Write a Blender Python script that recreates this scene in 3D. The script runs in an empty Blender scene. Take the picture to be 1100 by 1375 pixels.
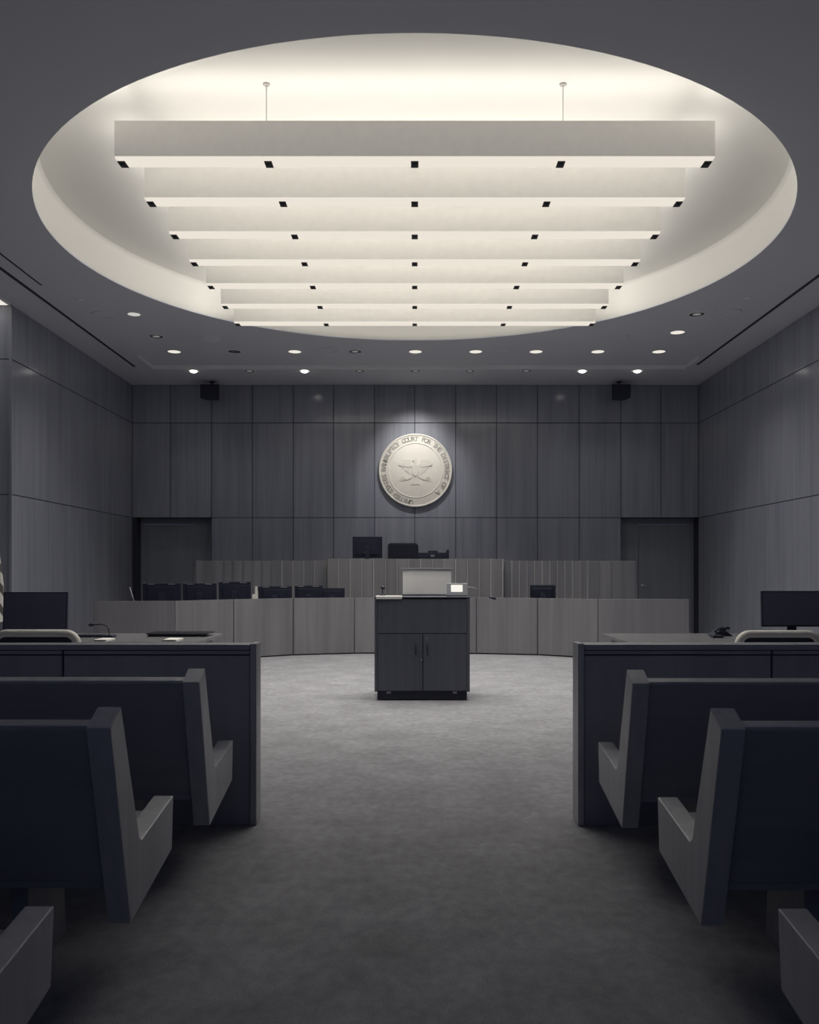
import bpy, bmesh, math, random
from mathutils import Vector, Matrix

random.seed(7)
SC = bpy.context.scene
COL = SC.collection
F = 1181.0                      # focal length in pixels of the 1100x1375 frame
HC = 1.4                        # camera height in metres

# ------------------------------------------------------------------ camera
cam_d = bpy.data.cameras.new('camera')
cam = bpy.data.objects.new('camera', cam_d)
COL.objects.link(cam)
cam.location = (0, 0, HC)
cam.rotation_euler = (math.pi / 2, 0, 0)
cam_d.sensor_fit = 'HORIZONTAL'
cam_d.sensor_width = 36.0
cam_d.lens = 36.0 * F / 1100.0
cam_d.shift_x = -7.0 / 1100.0
cam_d.shift_y = 80.5 / 1100.0
cam_d.clip_start = 0.05
SC.camera = cam

# ------------------------------------------------------------------ world and exposure
world = bpy.data.worlds.new('world')
SC.world = world
world.use_nodes = True
bg = world.node_tree.nodes['Background']
bg.inputs[0].default_value = (0.15, 0.19, 0.36, 1)
bg.inputs[1].default_value = 0.25
SC.view_settings.view_transform = 'Standard'
SC.view_settings.look = 'None'
SC.view_settings.gamma = 1.0
SC.view_settings.use_curve_mapping = False
SC.view_settings.exposure = 0.0

BEAM_DOWN = 32.0                # W of each hanging beam, downwards
BEAM_UP = 19.5                  # W of each hanging beam, upwards
SPOT_W = 85.0                   # W of each lit downlight
WARM = (1.0, 0.965, 0.905)

# ------------------------------------------------------------------ measures
ZC = 5.23                       # ceiling
ZCOVE = 5.71
CY, CR = 10.4, 4.15             # round recess
YB = 18.0                       # face of the rear wall
XL, XR = -5.78, 5.81


def X(px, d):
    return (px - 557.0) / F * d


def Z(py, d):
    return HC + (768.0 - py) / F * d


# ------------------------------------------------------------------ materials
def new_mat(name):
    m = bpy.data.materials.new(name)
    m.use_nodes = True
    nt = m.node_tree
    return m, nt, nt.nodes['Principled BSDF']


def plain(name, col, rough=0.5, metal=0.0, spec=0.5, bump=0.0, scale=200.0):
    m, nt, b = new_mat(name)
    b.inputs['Roughness'].default_value = rough
    b.inputs['Metallic'].default_value = metal
    b.inputs['Specular IOR Level'].default_value = spec
    tc = nt.nodes.new('ShaderNodeTexCoord')
    n = nt.nodes.new('ShaderNodeTexNoise')
    n.inputs['Scale'].default_value = scale * 0.05
    n.inputs['Detail'].default_value = 4
    nt.links.new(tc.outputs['Object'], n.inputs['Vector'])
    r = nt.nodes.new('ShaderNodeValToRGB')
    r.color_ramp.elements[0].color = (*[c * 0.94 for c in col], 1)
    r.color_ramp.elements[1].color = (*[min(1, c * 1.06) for c in col], 1)
    nt.links.new(n.outputs['Fac'], r.inputs['Fac'])
    nt.links.new(r.outputs['Color'], b.inputs['Base Color'])
    if bump:
        n2 = nt.nodes.new('ShaderNodeTexNoise')
        n2.inputs['Scale'].default_value = scale
        nt.links.new(tc.outputs['Object'], n2.inputs['Vector'])
        bp = nt.nodes.new('ShaderNodeBump')
        bp.inputs['Strength'].default_value = bump
        bp.inputs['Distance'].default_value = 0.002
        nt.links.new(n2.outputs['Fac'], bp.inputs['Height'])
        nt.links.new(bp.outputs['Normal'], b.inputs['Normal'])
    return m


def wood(name, lo, hi, rough=0.35, axis='Z', gs=38.0, spec=0.5, vary=0.12, coat=0.0, coat_rough=0.1):
    """straight-grained veneer, grain along axis"""
    m, nt, b = new_mat(name)
    L = nt.links.new
    tc = nt.nodes.new('ShaderNodeTexCoord')
    oi = nt.nodes.new('ShaderNodeObjectInfo')
    mp = nt.nodes.new('ShaderNodeMapping')
    s = [gs, gs, gs]
    s['XYZ'.index(axis)] = gs * 0.025
    mp.inputs['Scale'].default_value = s
    add = nt.nodes.new('ShaderNodeVectorMath')
    add.operation = 'ADD'
    sc = nt.nodes.new('ShaderNodeMath')
    sc.operation = 'MULTIPLY'
    sc.inputs[1].default_value = 37.0
    L(oi.outputs['Random'], sc.inputs[0])
    L(tc.outputs['Object'], mp.inputs['Vector'])
    L(mp.outputs['Vector'], add.inputs[0])
    L(sc.outputs[0], add.inputs[1])
    n = nt.nodes.new('ShaderNodeTexNoise')
    n.inputs['Scale'].default_value = 1.0
    n.inputs['Detail'].default_value = 6
    n.inputs['Roughness'].default_value = 0.65
    L(add.outputs[0], n.inputs['Vector'])
    mp2 = nt.nodes.new('ShaderNodeMapping')
    s2 = [5.0, 5.0, 5.0]
    s2['XYZ'.index(axis)] = 0.35
    mp2.inputs['Scale'].default_value = s2
    L(tc.outputs['Object'], mp2.inputs['Vector'])
    n2 = nt.nodes.new('ShaderNodeTexNoise')
    n2.inputs['Scale'].default_value = 1.0
    n2.inputs['Detail'].default_value = 3
    L(mp2.outputs['Vector'], n2.inputs['Vector'])
    mix = nt.nodes.new('ShaderNodeMath')
    mix.operation = 'ADD'
    h = nt.nodes.new('ShaderNodeMath')
    h.operation = 'MULTIPLY'
    h.inputs[1].default_value = 0.5
    h2 = nt.nodes.new('ShaderNodeMath')
    h2.operation = 'MULTIPLY'
    h2.inputs[1].default_value = 0.5
    L(n.outputs['Fac'], h.inputs[0])
    L(n2.outputs['Fac'], h2.inputs[0])
    L(h.outputs[0], mix.inputs[0])
    L(h2.outputs[0], mix.inputs[1])
    r = nt.nodes.new('ShaderNodeValToRGB')
    r.color_ramp.elements[0].position = 0.33
    r.color_ramp.elements[1].position = 0.68
    r.color_ramp.elements[0].color = (*lo, 1)
    r.color_ramp.elements[1].color = (*hi, 1)
    L(mix.outputs[0], r.inputs['Fac'])
    mr = nt.nodes.new('ShaderNodeMapRange')
    mr.inputs['To Min'].default_value = 1.0 - vary
    mr.inputs['To Max'].default_value = 1.0 + vary
    L(oi.outputs['Random'], mr.inputs['Value'])
    mul = nt.nodes.new('ShaderNodeVectorMath')
    mul.operation = 'SCALE'
    L(r.outputs['Color'], mul.inputs[0])
    L(mr.outputs[0], mul.inputs['Scale'])
    L(mul.outputs[0], b.inputs['Base Color'])
    b.inputs['Roughness'].default_value = rough
    b.inputs['Specular IOR Level'].default_value = spec
    b.inputs['Coat Weight'].default_value = coat
    b.inputs['Coat Roughness'].default_value = coat_rough
    bp = nt.nodes.new('ShaderNodeBump')
    bp.inputs['Strength'].default_value = 0.25
    bp.inputs['Distance'].default_value = 0.001
    L(n.outputs['Fac'], bp.inputs['Height'])
    L(bp.outputs['Normal'], b.inputs['Normal'])
    return m


def emit(name, col, strength=1.0):
    m, nt, b = new_mat(name)
    b.inputs['Base Color'].default_value = (0.1, 0.1, 0.1, 1)
    b.inputs['Emission Color'].default_value = (*col, 1)
    b.inputs['Emission Strength'].default_value = strength
    b.inputs['Specular IOR Level'].default_value = 0.0
    return m


def carpet_mat():
    m, nt, b = new_mat('carpet')
    L = nt.links.new
    tc = nt.nodes.new('ShaderNodeTexCoord')
    def noise(scale, det, stretch=(1, 1, 1)):
        mp = nt.nodes.new('ShaderNodeMapping')
        mp.inputs['Scale'].default_value = stretch
        L(tc.outputs['Object'], mp.inputs['Vector'])
        n = nt.nodes.new('ShaderNodeTexNoise')
        n.inputs['Scale'].default_value = scale
        n.inputs['Detail'].default_value = det
        n.inputs['Roughness'].default_value = 0.6
        L(mp.outputs['Vector'], n.inputs['Vector'])
        return n
    a, c, d = noise(2.6, 8), noise(17.0, 7, (1, .7, 1)), noise(240.0, 2)
    def mr(n, f0, f1, t0, t1):
        q = nt.nodes.new('ShaderNodeMapRange')
        q.inputs['From Min'].default_value = f0
        q.inputs['From Max'].default_value = f1
        q.inputs['To Min'].default_value = t0
        q.inputs['To Max'].default_value = t1
        L(n.outputs['Fac'], q.inputs['Value'])
        return q
    m1, m2, m3 = mr(a, .3, .7, .84, 1.14), mr(c, .3, .7, .84, 1.16), mr(d, .3, .7, .66, 1.34)
    p = nt.nodes.new('ShaderNodeMath'); p.operation = 'MULTIPLY'
    q = nt.nodes.new('ShaderNodeMath'); q.operation = 'MULTIPLY'
    L(m1.outputs[0], p.inputs[0]); L(m2.outputs[0], p.inputs[1])
    L(p.outputs[0], q.inputs[0]); L(m3.outputs[0], q.inputs[1])
    v = nt.nodes.new('ShaderNodeVectorMath'); v.operation = 'SCALE'
    v.inputs[0].default_value = (0.297, 0.297, 0.318)
    L(q.outputs[0], v.inputs['Scale'])
    L(v.outputs[0], b.inputs['Base Color'])
    b.inputs['Roughness'].default_value = 0.95
    b.inputs['Specular IOR Level'].default_value = 0.1
    b.inputs['Sheen Weight'].default_value = 0.0
    bp = nt.nodes.new('ShaderNodeBump')
    bp.inputs['Strength'].default_value = 0.6
    bp.inputs['Distance'].default_value = 0.006
    L(d.outputs['Fac'], bp.inputs['Height'])
    L(bp.outputs['Normal'], b.inputs['Normal'])
    return m


M = {}
M['wall'] = wood('wall_veneer', (0.200, 0.214, 0.268), (0.315, 0.328, 0.385), rough=0.5, gs=16, coat=0.8, coat_rough=0.14, vary=0.05)
M['desk'] = wood('desk_veneer', (0.15, 0.15, 0.165), (0.225, 0.223, 0.236), rough=0.45, gs=16, vary=0.10)
M['batten_glint'] = wood('batten_glint_veneer', (0.27, 0.267, 0.268), (0.34, 0.336, 0.334), rough=0.4, gs=16)  # paler than the boards, painted for glints on polished grain
M['lectern'] = wood('lectern_veneer', (0.070, 0.077, 0.100), (0.115, 0.121, 0.148), rough=0.4, gs=20, vary=0.04)
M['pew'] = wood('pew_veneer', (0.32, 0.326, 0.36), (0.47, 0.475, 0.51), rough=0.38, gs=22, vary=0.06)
M['pewback_shade'] = wood('pew_back_shaded', (0.24, 0.245, 0.28), (0.31, 0.315, 0.35), rough=0.5, axis='X', gs=20, vary=0.0)  # pew wood darkened for the shade on the backs
M['rail'] = wood('rail_veneer', (0.27, 0.278, 0.325), (0.345, 0.352, 0.40), rough=0.45, gs=14, vary=0.06)
M['door'] = wood('door_veneer', (0.20, 0.215, 0.25), (0.25, 0.265, 0.30), rough=0.45, gs=14, vary=0.03)
M['table'] = wood('table_veneer', (0.15, 0.15, 0.16), (0.21, 0.21, 0.215), rough=0.25, axis='X', gs=14)
M['backing'] = plain('joint_black', (0.035, 0.038, 0.06), 0.8)
M['ceiling'] = plain('ceiling_paint', (0.68, 0.69, 0.74), 0.85, scale=6)
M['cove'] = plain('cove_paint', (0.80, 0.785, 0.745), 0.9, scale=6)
M['trim'] = plain('trim_paint', (0.88, 0.87, 0.86), 0.7)
M['housing'] = plain('beam_housing_glow', (0.80, 0.775, 0.73), 0.7)      # beam body; faint glow added to lift its faces and the recess
_hb = M['housing'].node_tree.nodes['Principled BSDF']
_hb.inputs['Emission Color'].default_value = (0.84, 0.80, 0.74, 1)
_hb.inputs['Emission Strength'].default_value = 0.17
M['lens'] = emit('beam_lens', (0.84, 0.775, 0.68), 0.98)
M['topglow'] = emit('beam_top_lens', (0.84, 0.775, 0.68), 0.9)
M['lit'] = emit('lamp_lit', (0.88, 0.83, 0.74), 0.98)
M['softlit'] = emit('lamp_soft', (0.62, 0.61, 0.58), 0.9)
M['added_dome'] = emit('lamp_added_dome', (0.88, 0.84, 0.78), 6.0)  # brightened well past the other lamps so the wall reflects it
M['dim'] = emit('lamp_dim', (0.50, 0.49, 0.50), 0.34)
M['off'] = plain('lamp_off', (0.05, 0.05, 0.06), 0.4)
M['reflector'] = plain('reflector', (0.30, 0.30, 0.33), 0.35, metal=0.6)
M['clip'] = plain('clip_black', (0.035, 0.035, 0.04), 0.5)
M['wire'] = plain('steel_wire', (0.45, 0.43, 0.40), 0.5, metal=0.4)
M['black'] = plain('black_plastic', (0.024, 0.027, 0.047), 0.42, spec=0.3)
M['screen'] = plain('monitor_glass', (0.10, 0.106, 0.155), 0.4, spec=0.2)
M['fabric'] = plain('black_fabric', (0.024, 0.027, 0.047), 0.9, bump=0.4, scale=500)
M['chrome'] = plain('satin_chrome', (0.8, 0.8, 0.8), 0.35, metal=1.0)
M['cream'] = plain('cream_leather', (0.66, 0.63, 0.58), 0.5, bump=0.2, scale=150)
M['paper'] = plain('white_paper', (0.78, 0.76, 0.72), 0.8)
M['board'] = plain('light_board', (0.88, 0.87, 0.84), 0.6)
M['panel_lit'] = emit('touch_screen_lit', (0.90, 0.86, 0.78), 0.98)
M['seal'] = plain('seal_plaster', (0.80, 0.77, 0.71), 0.75)
M['seal_dark'] = plain('seal_letter', (0.44, 0.425, 0.40), 0.8)
M['seal_emblem'] = plain('seal_relief', (0.76, 0.73, 0.675), 0.8)
M['carpet'] = carpet_mat()
M['lightpanel'] = emit('cove_lamp', (0.84, 0.80, 0.74), 0.98)
M['glass'] = plain('smoked_glass', (0.05, 0.05, 0.06), 0.12)


def flag_mat():
    m, nt, b = new_mat('flag_cloth')
    L = nt.links.new
    tc = nt.nodes.new('ShaderNodeTexCoord')
    w = nt.nodes.new('ShaderNodeTexWave')
    w.wave_type = 'BANDS'
    w.bands_direction = 'DIAGONAL'
    w.inputs['Scale'].default_value = 2.3
    w.inputs['Distortion'].default_value = 1.2
    w.inputs['Detail'].default_value = 1
    L(tc.outputs['Object'], w.inputs['Vector'])
    r = nt.nodes.new('ShaderNodeValToRGB')
    r.color_ramp.interpolation = 'CONSTANT'
    r.color_ramp.elements[0].color = (0.10, 0.09, 0.09, 1)
    r.color_ramp.elements[1].position = 0.42
    r.color_ramp.elements[1].color = (0.72, 0.70, 0.66, 1)
    L(w.outputs['Fac'], r.inputs['Fac'])
    L(r.outputs['Color'], b.inputs['Base Color'])
    b.inputs['Roughness'].default_value = 0.8
    return m


M['flag'] = flag_mat()


# ------------------------------------------------------------------ mesh helpers
class MB:
    def __init__(self):
        self.v, self.f, self.smooth = [], [], []

    def add(self, vs, fs, smooth=False):
        o = len(self.v)
        self.v += [tuple(p) for p in vs]
        self.f += [tuple(i + o for i in f) for f in fs]
        self.smooth += [smooth] * len(fs)
        return self

    def box(self, x0, x1, y0, y1, z0, z1):
        vs = [(x, y, z) for x in (x0, x1) for y in (y0, y1) for z in (z0, z1)]
        fs = [(0, 1, 3, 2), (4, 6, 7, 5), (0, 4, 5, 1), (2, 3, 7, 6), (0, 2, 6, 4), (1, 5, 7, 3)]
        return self.add(vs, fs)

    def prism(self, poly, a0, a1, axis='x'):
        """poly of 2-D points in the plane across axis, extruded from a0 to a1"""
        n = len(poly)
        def P(a, p):
            if axis == 'x': return (a, p[0], p[1])
            if axis == 'y': return (p[0], a, p[1])
            return (p[0], p[1], a)
        vs = [P(a0, p) for p in poly] + [P(a1, p) for p in poly]
        fs = [tuple(range(n)), tuple(range(2 * n - 1, n - 1, -1))]
        fs += [(i, (i + 1) % n, n + (i + 1) % n, n + i) for i in range(n)]
        return self.add(vs, fs)

    def lathe(self, prof, c=(0, 0, 0), n=24, axis='z', cap=True):
        """prof: (radius, height) list"""
        vs, fs = [], []
        for r, h in prof:
            for k in range(n):
                a = 2 * math.pi * k / n
                p = (r * math.cos(a), r * math.sin(a), h)
                if axis == 'y': p = (p[0], p[2], p[1])
                if axis == 'x': p = (p[2], p[0], p[1])
                vs.append((c[0] + p[0], c[1] + p[1], c[2] + p[2]))
        m = len(prof)
        for i in range(m - 1):
            for k in range(n):
                fs.append((i * n + k, i * n + (k + 1) % n, (i + 1) * n + (k + 1) % n, (i + 1) * n + k))
        self.add(vs, fs, True)
        if cap:
            o = len(self.v) - len(vs)
            self.f += [tuple(o + k for k in range(n)), tuple(o + (m - 1) * n + k for k in range(n))]
            self.smooth += [False, False]
        return self

    def tube(self, pts, r, n=8):
        pts = [Vector(p) for p in pts]
        rs = r if isinstance(r, (list, tuple)) else [r] * len(pts)
        vs, fs = [], []
        t0 = (pts[1] - pts[0]).normalized()
        up = Vector((0, 0, 1)) if abs(t0.z) < 0.9 else Vector((1, 0, 0))
        u = t0.cross(up).normalized()
        for i, p in enumerate(pts):
            a = pts[max(0, i - 1)]
            b = pts[min(len(pts) - 1, i + 1)]
            t = (b - a).normalized()
            u = (u - t * u.dot(t)).normalized()
            w = t.cross(u)
            for k in range(n):
                an = 2 * math.pi * k / n
                vs.append(p + (u * math.cos(an) + w * math.sin(an)) * rs[i])
        m = len(pts)
        for i in range(m - 1):
            for k in range(n):
                fs.append((i * n + k, i * n + (k + 1) % n, (i + 1) * n + (k + 1) % n, (i + 1) * n + k))
        self.add(vs, fs, True)
        o = len(self.v) - len(vs)
        self.f += [tuple(o + k for k in range(n)), tuple(o + (m - 1) * n + k for k in range(n))]
        self.smooth += [False, False]
        return self

    def slab(self, a, b, z0, z1, t):
        """upright board from plan point a to b, thickness t to the rear (left of a->b)"""
        a, b = Vector((*a, 0)), Vector((*b, 0))
        d = (b - a).normalized()
        nrm = Vector((-d.y, d.x, 0)) * t
        q = [a, b, b + nrm, a + nrm]
        return self.prism([(p.x, p.y) for p in q], z0, z1, 'z')

    def build(self, name, mat, parent=None, bevel=0.0, seg=2, label=None):
        me = bpy.data.meshes.new(name)
        off = Vector((0, 0, 0))
        if parent is not None:
            off = world_loc(parent)
        me.from_pydata([Vector(p) - off for p in self.v], [], self.f)
        me.update()
        bm = bmesh.new()
        bm.from_mesh(me)
        bmesh.ops.recalc_face_normals(bm, faces=bm.faces)
        bm.to_mesh(me)
        bm.free()
        me.polygons.foreach_set('use_smooth', self.smooth)
        if isinstance(mat, str): mat = M[mat]
        me.materials.append(mat)
        o = bpy.data.objects.new(name, me)
        COL.objects.link(o)
        if parent is not None:
            o.parent = parent
        if bevel:
            md = o.modifiers.new('bevel', 'BEVEL')
            md.width = bevel
            md.segments = seg
            md.limit_method = 'ANGLE'
            md.angle_limit = math.radians(40)
        if label: o['label'] = label
        return o


def world_loc(o):
    v = Vector(o.location)
    while o.parent is not None:
        o = o.parent
        v += Vector(o.location)
    return v


def box(name, mat, parent, x0, x1, y0, y1, z0, z1, bevel=0.0, label=None):
    return MB().box(x0, x1, y0, y1, z0, z1).build(name, mat, parent, bevel, label=label)


def thing(name, label, cat, loc, group=None):
    o = bpy.data.objects.new(name, None)
    COL.objects.link(o)
    o.location = loc
    o.empty_display_size = 0.1
    o['label'] = label
    o['category'] = cat
    if group: o['group'] = group
    return o


def struct(o):
    o['kind'] = 'structure'
    return o


def copy_tree(o, parent=None):
    c = o.copy()
    COL.objects.link(c)
    if parent is not None: c.parent = parent
    for ch in list(o.children):
        copy_tree(ch, c)
    return c


def add_area(name, parent, loc, sx, sy, w, up=False, spread=180, rot=None):
    l = bpy.data.lights.new(name, 'AREA')
    l.shape = 'RECTANGLE'
    l.size, l.size_y = sx, sy
    l.energy = w
    l.color = WARM
    l.spread = math.radians(spread)
    o = bpy.data.objects.new(name, l)
    COL.objects.link(o)
    o.parent = parent
    o.location = Vector(loc) - world_loc(parent)
    o.rotation_euler = (math.pi if up else 0, 0, 0)
    return o


def add_spot(name, parent, loc, w, angle=80, blend=0.9, tilt=0.0, r=0.05):
    l = bpy.data.lights.new(name, 'SPOT')
    l.energy = w
    l.color = WARM
    l.spot_size = math.radians(angle)
    l.spot_blend = blend
    l.shadow_soft_size = r
    o = bpy.data.objects.new(name, l)
    COL.objects.link(o)
    o.parent = parent
    o.location = Vector(loc) - world_loc(parent)
    o.rotation_euler = (math.radians(tilt), 0, 0)
    return o


# ================================================================== SETTING
floor = struct(box('floor', 'carpet', None, -9.2, 9.2, -3.0, 18.8, -0.2, 0.0))

# ceiling slab with the round recess
def ring_ceiling():
    n = 160
    x0, x1, y0, y1 = -9.2, 9.2, -3.0, 18.8
    inner, outer = [], []
    angs = [2 * math.pi * k / n for k in range(n)]
    cs = [math.atan2(y - CY, x) % (2 * math.pi) for x in (x0, x1) for y in (y0, y1)]
    angs = sorted(set(angs + cs))
    for a in angs:
        dx, dy = math.cos(a), math.sin(a)
        t = 1e9
        if dx > 1e-9: t = min(t, x1 / dx)
        if dx < -1e-9: t = min(t, x0 / dx)
        if dy > 1e-9: t = min(t, (y1 - CY) / dy)
        if dy < -1e-9: t = min(t, (y0 - CY) / dy)
        inner.append((CR * dx, CY + CR * dy))
        outer.append((t * dx, CY + t * dy))
    m = len(angs)
    vs = [(p[0], p[1], ZC) for p in inner] + [(p[0], p[1], ZC) for p in outer]
    vs += [(p[0], p[1], ZC + 0.02) for p in inner] + [(p[0], p[1], ZC + 0.02) for p in outer]
    fs = []
    for k in range(m):
        j = (k + 1) % m
        fs.append((k, j, m + j, m + k))
        fs.append((2 * m + k, 3 * m + k, 3 * m + j, 2 * m + j))
        fs.append((m + k, m + j, 3 * m + j, 3 * m + k))
        fs.append((k, 2 * m + k, 2 * m + j, j))
    return MB().add(vs, fs)


ceiling = struct(ring_ceiling().build('ceiling', 'ceiling'))
b = MB()
n = 160
vs = []
for k in range(n):
    a = 2 * math.pi * k / n
    c, s = math.cos(a), math.sin(a)
    vs += [(CR * c, CY + CR * s, ZC + 0.02), (CR * c, CY + CR * s, ZCOVE - 0.05),
           ((CR - 0.015) * c, CY + (CR - 0.015) * s, ZCOVE - 0.015), ((CR - 0.05) * c, CY + (CR - 0.05) * s, ZCOVE)]
fs = []
for k in range(n):
    j = (k + 1) % n
    for i in range(3):
        fs.append((4 * k + i, 4 * j + i, 4 * j + i + 1, 4 * k + i + 1))
b.add(vs, fs, True)
b.add([vs[4 * k + 3] for k in range(n)], [tuple(range(n))])
b.build('recess_lining', 'cove', ceiling, label='warm white round recess above the hanging lights')

# dropped reveal strip near the rear wall, painted paler for light on its face
b = MB()
b.box(-4.86, 5.02, 16.30, 16.36, ZC - 0.060, ZC)
b.box(-4.90, -4.86, 15.55, 16.36, ZC - 0.03, ZC)
b.box(5.02, 5.06, 15.55, 16.36, ZC - 0.03, ZC)
b.build('reveal_strip', 'trim', ceiling)

# ---- rear wall: backing with two door niches and veneer panels
wb = MB()
xs_open = (X(183, YB), X(284, YB), X(834, YB), X(938, YB))
zdoor = 2.51
wb.box(-9.2, xs_open[0], YB + 0.02, YB + 0.6, 0, ZC)
wb.box(xs_open[0], xs_open[1], YB + 0.02, YB + 0.6, zdoor, ZC)
wb.box(xs_open[1], xs_open[2], YB + 0.02, YB + 0.6, 0, ZC)
wb.box(xs_open[2], xs_open[3], YB + 0.02, YB + 0.6, zdoor, ZC)
wb.box(xs_open[3], 9.2, YB + 0.02, YB + 0.6, 0, ZC)
wall_back = struct(wb.build('wall_back', 'backing'))
cols = [176, 229, 284, 339, 394, 448, 503, 557, 612, 667, 722, 778, 834, 888, 940]
rows = [(0.0, 2.51), (2.51, 4.45), (4.45, ZC)]
G = 0.0065


def panel_origin(mb, name, mat, parent, origin, bevel=0.0):
    """a panel whose own origin sits at its corner, so that every panel has its own stretch of grain"""
    o = mb.build(name, mat, parent, bevel)
    return o


for ri, (z0, z1) in enumerate(rows):
    for i in range(len(cols) - 1):
        if ri == 0 and (cols[i + 1] <= 284 or cols[i] >= 834): continue
        x0, x1 = X(cols[i], YB), X(cols[i + 1], YB)
        if i == 0: x0 = XL
        if i == len(cols) - 2: x1 = XR
        MB().box(x0 + G, x1 - G, YB, YB + 0.02, z0 + (G if ri else 0), z1 - G).build('panel', 'wall', wall_back, 0.003, 1)


def door(idx, x0, x1, leaf0, leaf1, yb, handle_left):
    d = thing('door_%d' % idx, '', 'door', (0.5 * (x0 + x1), yb, 0))
    del d['label']; del d['category']
    struct(d)
    zt = 2.385
    g = 0.008
    b = MB()
    b.box(x0, leaf0 - g, yb, yb + 0.05, 0, zdoor)
    b.box(leaf1 + g, x1, yb, yb + 0.05, 0, zdoor)
    b.box(leaf0 - g, leaf1 + g, yb, yb + 0.05, zt + g, zdoor)
    b.build('side_panel', 'door', d, 0.002, 1)
    b = MB()
    b.box(leaf0, leaf1, yb + 0.006, yb + 0.045, 0.01, zt)
    leaf = b.build('leaf', 'door', d, 0.003, 1)
    hx = leaf0 + 0.07 if handle_left else leaf1 - 0.07
    s = 1 if handle_left else -1
    hz = Z(786, yb)
    b = MB()
    b.lathe([(0.034, -0.012), (0.034, -0.020), (0.028, -0.026)], (hx, yb, hz), 20, 'y')
    b.tube([(hx, yb - 0.02, hz), (hx, yb - 0.065, hz), (hx + s * 0.02, yb - 0.072, hz), (hx + s * 0.13, yb - 0.072, hz - 0.01)], 0.012, 8)
    b.build('handle', 'chrome', leaf, label='chrome lever handle')
    return d


YD = YB + 0.30
door(1, xs_open[0], xs_open[1], X(187, YD), X(259, YD), YD, False)
door(2, xs_open[2], xs_open[3], X(858, YD), X(930, YD), YD, True)

# ---- side walls
def side_wall(name, x, sgn, y0, y1, edges):
    w = struct(box(name, 'backing', None, *sorted((x + sgn * 0.02, x + sgn * 0.3)), y0, y1, 0, ZC))
    for ri, (z0, z1) in enumerate(rows):
        for i in range(len(edges) - 1):
            g = 0.004
            MB().box(*sorted((x, x + sgn * 0.02)), edges[i] + g, edges[i + 1] - g, z0 + (G if ri else 0), z1 - G).build('panel', 'wall', w, 0.002, 1)
    return w


side_wall('wall_left', XL, -1, 12.62, YB + 0.02, [12.60, 14.42, 16.25, YB])
side_wall('wall_right', XR, 1, -3.0, YB + 0.02, [-3.0, -1.2, 0.6, 2.4, 4.2, 6.0, 7.8, 9.2, 10.9, 12.6, 14.42, 16.25, YB])
wr = struct(box('wall_left_return', 'backing', None, -9.0, XL - 0.30, 12.62, 12.9, 0, ZC))
for ri, (z0, z1) in enumerate(rows):
    for x0, x1 in ((-9.0, -7.4), (-7.4, XL - 0.001)):
        MB().box(x0 + 0.004, x1 - 0.004, 12.60, 12.62, z0 + (G if ri else 0), z1 - G).build('panel', 'wall', wr, 0.002, 1)
struct(box('wall_left_gallery', 'wall', None, -9.2, -9.0, -3.0, 12.9, 0, ZC))
trim = struct(box('trim_1', 'trim', None, XL - 0.03, XL + 0.012, 12.585, 12.60, 0.0, ZC, label=None))
trim.data.materials[0] = M['wall']

# ---- baseboards
for nm, a in (('baseboard_right', (XR - 0.012, XR, -3, YB, 0, 0.10)), ('baseboard_left', (XL, XL + 0.012, 12.6, YB, 0, 0.10))):
    struct(box(nm, 'backing', None, *a))

# ---- raised floor behind the bench
dais = struct(box('floor_dais', 'carpet', None, -4.6, 4.6, 16.25, YB, 0, 0.45))

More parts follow.
